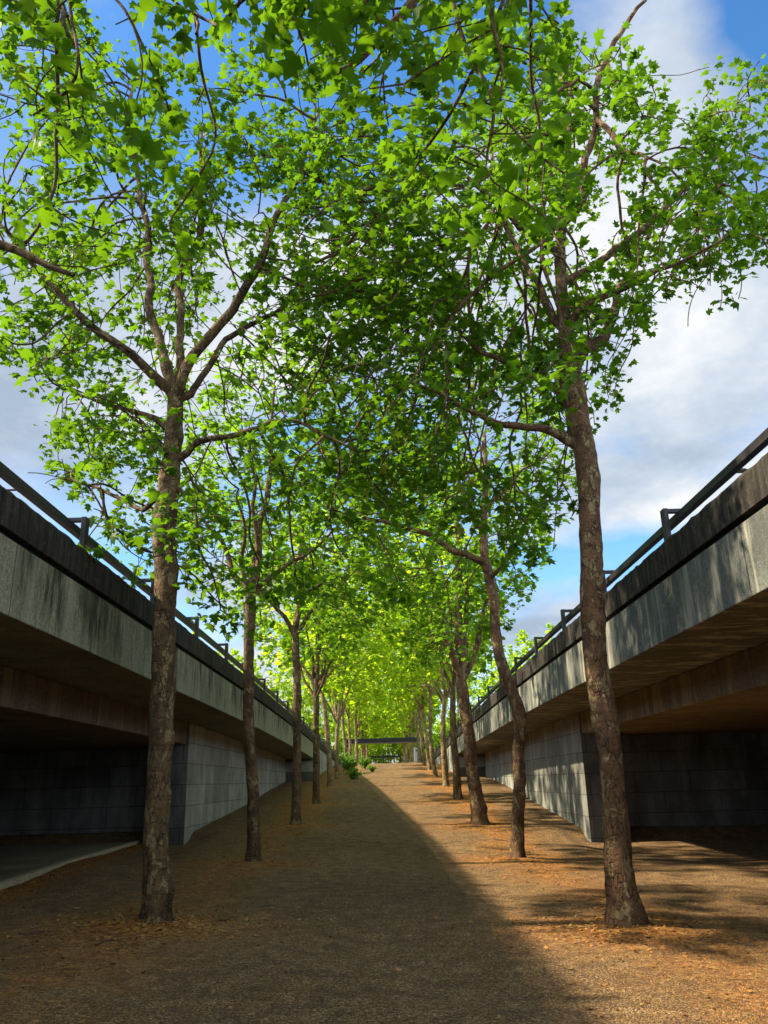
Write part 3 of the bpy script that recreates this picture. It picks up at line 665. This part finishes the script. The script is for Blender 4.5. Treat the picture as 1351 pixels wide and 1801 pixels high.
def rough_edge(o, xin, amp, seed, ztop):
    pass
def build_side(s):
    shade = s < 0
    who = 'shaded' if shade else 'sunlit'
    br = empty('concrete_bridge', (4.*s, 10, 0), 'mossy grey-green concrete road bridge above the paved underpass floor' if shade else 'grey white-streaked concrete road bridge above the gravel underpass, facing the sun', 'bridge', 'road bridges flanking the path')
    def child(mb, name, mat, par, **k):
        o = mb.build(name, mat, par, **k); o.matrix_parent_inverse = Matrix.Translation(-Vector(par.location)); return o
    m = MB(); m.sweep([(3.95, 3.38), (34, 3.38), (34, 4.18), (3.95, 4.18)], yr(-22, 46.4), zdrop, s); child(m, 'deck_slab', M['fasL' if shade else 'fasR'], br, bevel=.012)
    m = MB(); m.sweep([(5.52, 2.80), (34, 2.80), (34, 3.377), (5.52, 3.377)], yr(-22, 25.4), zdrop, s); child(m, 'girder', M['gird'], br, bevel=.02)  # slab and girder run extra wide, unseen, to keep light out below
    # parapet: crumbling coping, finely cut along its length
    ys = yr(-22, 76, .12); prof = [(3.95, 4.265), (4.42, 4.265), (4.42, 4.70), (4.10, 4.705), (3.99, 4.70), (3.95, 4.65), (3.945, 4.45)]
    rp = random.Random(3+s)
    def zr(x, y, z):
        zz = z - drop(y)
        if z > 4.6: zz += .022*mnoise.noise(Vector((y*2.3, s*7, 0))) + .018*mnoise.noise(Vector((y*7.9, s*3, x*3))) + rp.uniform(-.007, .007)
        return zz
    m = MB(); m.sweep(prof, ys, zr, s); par = child(m, 'parapet', M['par'], br)
    m = MB(); m.sweep([(4.04, 4.184), (4.42, 4.184), (4.42, 4.262), (4.04, 4.262)], yr(-22, 76), zdrop, s); child(m, 'shadow_gap', M['black'], br)
    # railing
    ry = (10.9 if shade else 11.2); n0 = -6
    rl = empty('railing', (4.2*s, ry, 4.6), 'dark steel railing along the parapet of the %s bridge' % who, 'railing', 'railings on the bridge parapets')
    m = MB(); m.sweep([(4.27, 5.06), (4.37, 5.06), (4.37, 5.17), (4.27, 5.17)], yr(-14, 75.5, 1.8), zdrop, s); child(m, 'rail', M['steel'], rl, bevel=.006)
    for k in range(n0, 19):
        y = ry + 3.575*k
        if y > 75.5: break
        d = drop(y); m = MB(); w = .045
        a, b = sorted((4.13*s, 4.20*s)); m.box(a, b, y-w*1.6, y+w*1.6, 4.58-d, 5.28-d)
        a, b = sorted((4.201*s, 4.42*s)); m.box(a, b, y-w, y+w, 5.225-d, 5.279-d); m.box(a, b, y-w, y+w, 4.705-d, 4.75-d)
        child(m, 'post', M['steel'], rl, bevel=.004)
    # walls
    def gz(x, y): return float(ground_z(x*s, y))
    wl = M['wallL' if shade else 'wallR']
    m = MB(); m.sweep([(5.47, -.6), (6.35, -.6), (6.35, 3.377), (5.47, 3.377)], yr(23.4, 46.39), lambda x, y, z: z-drop(y) if z > 0 else gz(x, y)-.6, s)
    rw = m.build('retaining_wall', wl, bevel=.012)
    m = MB(); a, b = sorted((5.475*s, 6.35*s)); m.box(a, b, 23.38, 23.397, -.6, 3.36); o = m.build('end_shade_facing', M['abut']); o.parent = rw; o['label'] = 'end of the wall, coloured dark for the shade under the overhang'  # thin facing added at the end, overhang shade put into its dark colour
    tag(rw, 'grey block retaining wall set back under the %s bridge edge' % who, 'wall', 'block retaining walls under the bridge edges')
    m = MB(); m.sweep([(3.953, -.6), (9., -.6), (9., 4.18), (3.953, 4.18)], yr(46.402, 76), lambda x, y, z: z-drop(y) if z > 0 else gz(x, y)-.6, s)
    tag(m.build('retaining_wall', wl, bevel=.012), 'upper block wall tapering into the ramp beyond the end of the %s bridge' % who, 'wall', 'block walls at the top of the ramp')
    m = MB(); x0, x1 = sorted((6.352*s, 34*s)); m.box(x0, x1, 24.6, 25.4, -1., 2.7); x2, x3 = sorted((20*s, 20.6*s)); m.box(x2, x3, -4, 24.597, -1., 2.795); m.box(x0, x1, -4.8, -4.003, -1., 2.795)  # side and rear walls are unseen, added to keep light off the back wall
    o = m.build('abutment_wall', M['abut']); tag(o, 'dark block wall closing the underpass behind the %s, plus unseen walls added to block light' % ('paved floor' if shade else 'gravel floor'), 'wall', 'walls closing the underpasses')
    # road on the deck
    m = MB(); xs = (4.45, 34)
    v = []; f = []; ys = yr(-22, 76) + yr(90, 300, 30)
    for i, y in enumerate(ys):
        z = 4.186 - drop(y) if y < 77 else 3.14
        xo = 34 if y < 46 else 13.
        v += [(4.45*s, y, z), (xo*s, y, z)] if y < 77 else [(5.2*s, y, z), (13*s, y, z)]
        if i: q = (2*i-2, 2*i-1, 2*i+1, 2*i); f.append(q if s > 0 else q[::-1])
    m.add(v, f); tag(m.build('road', M['asph']), kind='structure')

build_trees()
for s in (-1, 1): build_side(s)

# ground sheet
Z = terrain(X, Y)
nx, ny = len(gx), len(gy)
ii, jj = np.meshgrid(np.arange(nx-1), np.arange(ny-1)); a = jj*nx+ii
Fg = np.stack([a, a+1, a+nx+1, a+nx], -1).reshape(-1, 4)
gro = tag(mesh_np('ground', np.column_stack([X.ravel(), Y.ravel(), Z.ravel()]), Fg.ravel(), np.full(len(Fg), 4), M['ground'], smooth=True), kind='structure')

lt = np.zeros_like(X)                      # where dead leaves have gathered: round each trunk
for (tx, ty, a_) in TREE_BASES: lt += np.exp(-(((X-tx+.1)/1.25)**2 + ((Y-ty+.25)/1.05)**2))
kxl = np.interp(Y, [0, 5, 9.5, 13.8, 18.4, 24.6], [-4.3, -4.95, -5.55, -6.07, -6.55, -6.84])
lt += .95*np.exp(-((X-kxl-.25)/.4)**2)*(Y < 24)*(Y > 5)
la = gro.data.attributes.new('litter', 'FLOAT', 'POINT'); la.data.foreach_set('value', np.clip(lt, 0, 1).ravel().astype(np.float32))

# paved floor of the shaded underpass with its kerb
kl = [(-4.3, 0.), (-4.95, 5.), (-5.55, 9.5), (-6.07, 13.8), (-6.55, 18.4), (-6.84, 24.59)]
def kx(y): return float(np.interp(y, [p[1] for p in kl], [p[0] for p in kl]))
ys = yr(0, 24.59, .8)
m = MB(); v = []; f = []
for i, y in enumerate(ys):
    v += [(kx(y)-.14, y, .222), (-34, y, .222)]
    if i: f.append((2*i-2, 2*i, 2*i+1, 2*i-1))
m.add(v, f); tag(m.build('pavement', M['pave']), kind='structure')
m = MB(); n = 4; v = []; f = []
for i, y in enumerate(ys):
    x = kx(y); j = .01*math.sin(i*7.3)
    v += [(x, y, -.1), (x+j*.5, y, .238), (x-.14, y, .238), (x-.14, y, -.1)]
    if i:
        for q in range(3): f.append((4*i-4+q, 4*i+q, 4*i+q+1, 4*i-3+q))
m.add(v, f); tag(m.build('kerb', M['kerb']), kind='structure')

# ------------------------------------------------------------------ things at the top of the ramp
pf = empty('portal_frame', (0, 78, 3.1), 'black beam on posts spanning the path at the top of the ramp, pale underside', 'portal', 'beams across the avenue')
def ch(mb, name, mat, par, **k):
    o = mb.build(name, mat, par, **k); o.matrix_parent_inverse = Matrix.Translation(-Vector(par.location)); return o
m = MB(); m.box(-3.75, 3.75, 77.7, 79.3, 5.03, 5.44); ch(m, 'beam', M['black'], pf, bevel=.01)
m = MB(); m.box(-3.7, 3.7, 77.72, 79.25, 4.985, 5.027); ch(m, 'soffit', M['pave'], pf)
for x in (-3.45, 3.45):
    m = MB(); m.box(x-.13, x+.13, 78.3, 78.6, 3.0, 4.927); ch(m, 'post', M['black'], pf)
cb = empty('cabinet', (2.86, 76.6, 3.1), 'pale grey upright cabinet with a dark round mark under the black beam', 'cabinet')
m = MB(); m.box(2.64, 3.06, 76.4, 76.75, 3.0, 4.42); m.box(2.61, 3.09, 76.37, 76.78, 4.425, 4.46); ch(m, 'body', M['grey'], cb, bevel=.01)
m = MB(); m.tube([(2.85, 76.398, 4.2), (2.85, 76.37, 4.2)], [.07, .07], 16); m.tube([(2.85, 76.37, 4.2), (2.85, 76.369, 4.2)], [.07, .001], 16); ch(m, 'round_mark', M['black'], cb)
m = MB(); m.box(2.62, 3.08, 76.38, 76.77, 3.0, 3.16); ch(m, 'plinth', M['black'], cb)
p2 = empty('portal_frame', (0, 128, 3.1), 'far low beam on posts crossing the avenue beyond the black beam', 'portal', 'beams across the avenue')
m = MB(); m.box(-2.3, 2.4, 127.8, 128.6, 5.05, 5.32); ch(m, 'beam', M['black'], p2)
for x in (-2.15, 2.25):
    m = MB(); m.box(x-.1, x+.1, 128.1, 128.35, 3.0, 5.047); ch(m, 'post', M['black'], p2)
sp = empty('sign_post', (-.2, 100, 3.1), 'short dark post standing in the middle of the avenue under the far beam', 'post')
m = MB(); m.tube([(-.2, 100, 3.0), (-.2, 100, 4.75)], [.07, .06], 10); m.tube([(-.2, 100, 4.75), (-.2, 100, 4.8)], [.06, .01], 10); ch(m, 'pole', M['black'], sp)
m = MB(); m.box(-.36, -.04, 99.9, 99.92, 4.2, 4.55); ch(m, 'plate', M['steel'], sp)

# street lamps beyond the parapets
for px, py, s, lab in ((43, 862, -1, 'street lamp whose flat head shows under the rail of the shaded bridge'), (1297, 828, 1, 'street lamp whose flat head shows under the rail of the sunlit bridge')):
    d = fw + RT*(px-675.5)/F_PX + UP*(900.5-py)/F_PX; t = 12*s/d[0]; p = EYE + d*t
    lp = empty('street_lamp', (p[0]+1.5*s, p[1], 4.19), lab, 'street lamp', 'street lamps on the bridge roads')
    m = MB(); m.tube([(p[0]+1.5*s, p[1], 4.18), (p[0]+1.5*s, p[1], 6), (p[0]+1.5*s, p[1], p[2]-.1), (p[0]+1.4*s, p[1], p[2]+.0), (p[0]+.2*s, p[1], p[2]+.02)], [.08, .065, .05, .045, .04], 10); ch(m, 'pole', M['steel'], lp)
    m = MB(); a, b = sorted((p[0]-.3*s, p[0]+.25*s)); m.box(a, b, p[1]-.14, p[1]+.14, p[2]-.05, p[2]+.045); ch(m, 'lamp_head', M['steel'], lp, bevel=.03)

# ------------------------------------------------------------------ shrubs on the ramp
def shrub(x, y, w, h, n, lab, seed, grp='shrubs on the ramp'):
    rng = np.random.default_rng(seed); z = float(terrain(np.array(x), np.array(y)))
    root = empty('shrub', (x, y, z-.02), lab, 'shrub', grp)
    VV = []; FF = []; off = 0; tips = []
    for k in range(16):
        an = rng.uniform(0, 6.28); rr = w*rng.uniform(.3, 1); hh = h*rng.uniform(.55, 1.)
        t = np.linspace(0, 1, 6)[:, None]
        P = np.hstack([math.cos(an)*rr*t**1.3, math.sin(an)*rr*t**1.3, hh*t**.8]) + rng.normal(0, .02, (6, 3))*t
        V, Fq = tube_np(P, np.linspace(.014, .004, 6), 4); VV.append(V); FF.append(Fq+off); off += len(V); tips.append(P[2:])
    mesh_np('stem', np.vstack(VV), np.vstack(FF).ravel(), np.full(sum(map(len, FF)), 4), M['twig'], root)
    T = np.vstack(tips); pos = T[rng.integers(0, len(T), n)] + rng.normal(0, .09*h, (n, 3)); pos[:, 2] = np.abs(pos[:, 2])
    leaves_mesh('foliage', pos, rng.uniform(.06, .13, n)*(.8+.4*h), M['shrub'], root, 1, rng, .9)
shrub(-2.2, 51.6, .55, 1.1, 620, 'largest leafy green shrub at the edge of the ramp', 1)
shrub(-1.75, 46.8, .6, .6, 400, 'low spreading dark green shrub nearest the camera on the ramp', 2)
shrub(-1.35, 56.5, .5, .8, 300, 'small round shrub just behind the largest one', 3)
shrub(-.85, 52.3, .3, .4, 120, 'tiny plant standing alone in the gravel of the ramp', 4)
shrub(-2.75, 61., .7, 1.3, 400, 'upright shrub behind the others at the foot of the trees', 5)

# ------------------------------------------------------------------ gravel, litter, twigs
def scatter_ground(n, xr, yr_, pw, rng):
    y = yr_[0] + (yr_[1]-yr_[0])*rng.random(n)**pw; x = rng.uniform(xr[0], xr[1], n); return x, y
rng = np.random.default_rng(77)
x, y = scatter_ground(26000, (-5.2, 8), (4.2, 17), 1.7, rng)
k = (x > np.interp(y, [p[1] for p in kl], [p[0] for p in kl])+.2); x = x[k]; y = y[k]; N = len(x)
z = terrain(x, y)
tet = np.array([(1, 0, 0), (-.5, .85, 0), (-.6, -.8, 0), (.1, 0, .75), (.3, .6, .5)]); tetf = np.array([(0, 1, 4), (1, 3, 4), (0, 4, 3), (1, 2, 3), (2, 0, 3)])
sz = .0056*np.clip(rng.lognormal(0, .4, N), .5, 2.6); an = rng.uniform(0, 6.28, N); c, s_ = np.cos(an), np.sin(an)
V = np.stack([x[:, None]+sz[:, None]*(tet[None, :, 0]*c[:, None]-tet[None, :, 1]*s_[:, None]), y[:, None]+sz[:, None]*(tet[None, :, 0]*s_[:, None]+tet[None, :, 1]*c[:, None]), z[:, None]-.002+sz[:, None]*tet[None, :, 2]*rng.uniform(.6, 1.4, (N, 1))], -1)
tag(mesh_np('gravel', V.reshape(-1, 3), (tetf[None]+(np.arange(N)*5)[:, None, None]).ravel(), np.full(N*5, 3), M['stone']), 'loose small brown stones strewn over the path', 'gravel', kind='stuff')
# dry leaves gathered round the trunks and along the rows
xs, ys_ = [], []
yk = rng.uniform(8, 23, 1500); xs.append(np.interp(yk, [0, 5, 9.5, 13.8, 18.4, 24.6], [-4.3, -4.95, -5.55, -6.07, -6.55, -6.84]) + np.abs(rng.normal(.05, .3, 1500))); ys_.append(yk)
for (tx, ty, a_) in TREE_BASES:
    if ty > 45: continue
    n = int(900 if ty < 12 else 420)
    xs.append(tx + rng.normal(0, .85 if ty < 12 else 1.0, n)); ys_.append(ty - .1 + rng.normal(0, .75 if ty < 12 else 1.6, n))
n = 1500; xs.append(rng.uniform(-5, 7, n)); ys_.append(4.5 + 27*rng.random(n)**1.5)
n = 2600; yy2 = rng.uniform(5, 45, n); sg = np.where(rng.random(n) < .6, 1, -1); xs.append(sg*rng.normal(3.2, 1.0, n)); ys_.append(yy2)
x = np.concatenate(xs); y = np.concatenate(ys_); k = (x < 5.4) & (x > np.interp(y, [p[1] for p in kl], [p[0] for p in kl])+.05); x = x[k]; y = y[k]; N = len(x)
pos = np.column_stack([x, y, terrain(x, y)+.014])
leaves_mesh('leaf_litter', pos, np.clip(rng.lognormal(-3.45, .38, N), .012, .085), M['litter'], None, 1, rng, .35)
tag(bpy.data.objects['leaf_litter'], 'dry orange-brown leaves lying along the tree rows', 'leaf litter', kind='stuff')
tw = [((1163, 1537), (1200, 1542), 'short dark twig lying on the sunlit gravel before the dark wall', .008),
      ((1168, 1548), (1248, 1567), 'long thin twig lying on the sunlit gravel behind the leaning trunk', .006),
      ((30, 1645), (75, 1642), 'thin twig lying in the shade near the paved floor', .007),
      ((165, 1663), (215, 1652), 'bent twig lying in the shade before the nearest shaded trunk', .008),
      ((388, 1616), (400, 1625), 'stubby stick beside the nearest shaded trunk', .011),
      ((868, 1483), (895, 1486), 'dark stick lying in litter beside the second sunlit trunk', .014)]
for (a_, b_, lab, r_) in tw:
    P = []
    for (px, py) in (a_, b_):
        d = fw + RT*(px-675.5)/F_PX + UP*(900.5-py)/F_PX; t = -EYE[2]/d[2]
        for _ in range(4):
            q = EYE+d*t; t = (float(terrain(q[0], q[1]))-EYE[2])/d[2]
        P.append(EYE+d*t)
    P0, P1 = P; n = 9; pts = []
    for i in range(n):
        u = i/(n-1); q = P0+(P1-P0)*u; q[0] += .02*math.sin(u*7+px); q[1] += .05*math.sin(u*5+py); q[2] = float(terrain(q[0], q[1]))+r_*.8; pts.append(q)
    m = MB(); m.tube(pts, np.linspace(r_*1.3, r_*.5, n), 6)
    k_ = n//2; m.tube([pts[k_], pts[k_]+np.array([.04, .09, .02]), pts[k_]+np.array([.07, .18, .012])], [r_*.6, r_*.5, r_*.3], 5)
    tag(m.build('fallen_twig', M['twig'], smooth=True), lab, 'twig', 'fallen twigs on the gravel')

# ------------------------------------------------------------------ light
SUN_EL = R(42.); SUN_AZ = R(-90.)           # the sun stands off the -X side
ld = bpy.data.lights.new('sun', 'SUN'); ld.energy = 4.8; ld.angle = R(1.6); ld.color = (1., .84, .60)
lo = bpy.data.objects.new('sun', ld); COL.objects.link(lo)
dirv = Vector((-math.cos(SUN_EL), .02, math.sin(SUN_EL))); lo.rotation_euler = dirv.to_track_quat('Z', 'Y').to_euler()
w = bpy.data.worlds.new('World'); scene.world = w; w.use_nodes = True; t = w.node_tree; N_ = t.nodes; L_ = t.links
bgd = N_['Background']; outw = N_['World Output']
sky = N_.new('ShaderNodeTexSky'); sky.sky_type = 'NISHITA'; sky.sun_disc = False; sky.sun_elevation = SUN_EL; sky.sun_rotation = SUN_AZ
sky.air_density = 1.; sky.dust_density = .4; sky.ozone_density = 2.
hs = N_.new('ShaderNodeHueSaturation'); hs.inputs['Saturation'].default_value = 1.28; hs.inputs['Value'].default_value = 1.; L_.new(sky.outputs[0], hs.inputs['Color'])
L_.new(hs.outputs[0], bgd.inputs[0]); bgd.inputs[1].default_value = .095
tc = N_.new('ShaderNodeTexCoord')
sx = N_.new('ShaderNodeSeparateXYZ'); L_.new(tc.outputs['Generated'], sx.inputs[0])
def mth(op, a, b):
    n = N_.new('ShaderNodeMath'); n.operation = op
    for k, v in enumerate((a, b)):
        if hasattr(v, 'is_output'): L_.new(v, n.inputs[k])
        else: n.inputs[k].default_value = v
    return n.outputs[0]
den = mth('ADD', mth('MAXIMUM', sx.outputs['Z'], 0.), .22)
cbn = N_.new('ShaderNodeCombineXYZ'); L_.new(mth('DIVIDE', sx.outputs['X'], den), cbn.inputs[0]); L_.new(mth('DIVIDE', sx.outputs['Y'], den), cbn.inputs[1])
def nz(scale, det, rough, loc, dist=0.):
    mp = N_.new('ShaderNodeMapping'); mp.inputs['Location'].default_value = loc; L_.new(cbn.outputs[0], mp.inputs[0])
    n = N_.new('ShaderNodeTexNoise'); n.inputs['Scale'].default_value = scale; n.inputs['Detail'].default_value = det; n.inputs['Roughness'].default_value = rough; n.inputs['Distortion'].default_value = dist
    L_.new(mp.outputs[0], n.inputs['Vector']); return n.outputs['Fac']
def rmp(f, stops):
    n = N_.new('ShaderNodeValToRGB'); L_.new(f, n.inputs[0]); e = n.color_ramp.elements
    while len(e) < len(stops): e.new(.5)
    for q, (p, c) in zip(e, stops): q.position = p; q.color = (*c, 1) if isinstance(c, tuple) else (c, c, c, 1)
    return n.outputs[0]
def blob(px, py, r, amp):
    n = N_.new('ShaderNodeVectorMath'); n.operation = 'DISTANCE'; L_.new(cbn.outputs[0], n.inputs[0]); n.inputs[1].default_value = (px, py, 0)
    f = rmp(mth('DIVIDE', n.outputs['Value'], r), [(.1, 1.), (1., 0.)])
    return mth('MULTIPLY', f, amp)
back = mth('MULTIPLY', mth('ADD', mth('MULTIPLY', sx.outputs['Y'], -1.), .15), 2.2)
bk = N_.new('ShaderNodeClamp'); L_.new(back, bk.inputs[0]); back = bk.outputs[0]      # unseen clouds behind the camera thickened and brightened, added as fill light
cn = nz(1.3, 8, .58, (3.1, .4, 0), .35)
for bl in ((-.12, .74, .42, -.26), (.46, .62, .13, -.3), (.42, 2.0, .34, -.17), (-.62, 1.2, .35, .12), (-.5, 2.3, .4, .03), (-.2, 1.05, .38, .18), (.55, 1.25, .5, .16), (.1, 1.2, .5, .12), (.33, .72, .2, .16)):
    cn = mth('ADD', cn, blob(*bl))
cn = mth('ADD', cn, mth('MULTIPLY', back, .12))
mask = rmp(cn, [(.40, 0.), (.60, 1.)])
shade = rmp(nz(2.1, 6, .6, (7., 2.2, 1.)), [(.34, (.40, .50, .64)), (.52, (.64, .72, .82)), (.68, (1., 1., 1.))])
bgc = N_.new('ShaderNodeBackground'); L_.new(shade, bgc.inputs[0]); L_.new(mth('MULTIPLY', mth('ADD', mth('MULTIPLY', back, 2.2), 1.), .355), bgc.inputs[1])
mx = N_.new('ShaderNodeMixShader'); L_.new(mask, mx.inputs[0]); L_.new(bgd.outputs[0], mx.inputs[1]); L_.new(bgc.outputs[0], mx.inputs[2]); L_.new(mx.outputs[0], outw.inputs[0])

scene.view_settings.view_transform = 'Standard'; scene.view_settings.look = 'None'; scene.view_settings.gamma = 1; scene.view_settings.exposure = 1.58
scene.cycles.max_bounces = 8; scene.cycles.diffuse_bounces = 6; scene.cycles.glossy_bounces = 2; scene.cycles.transmission_bounces = 6; scene.cycles.use_denoising = True
scene.render.film_transparent = False
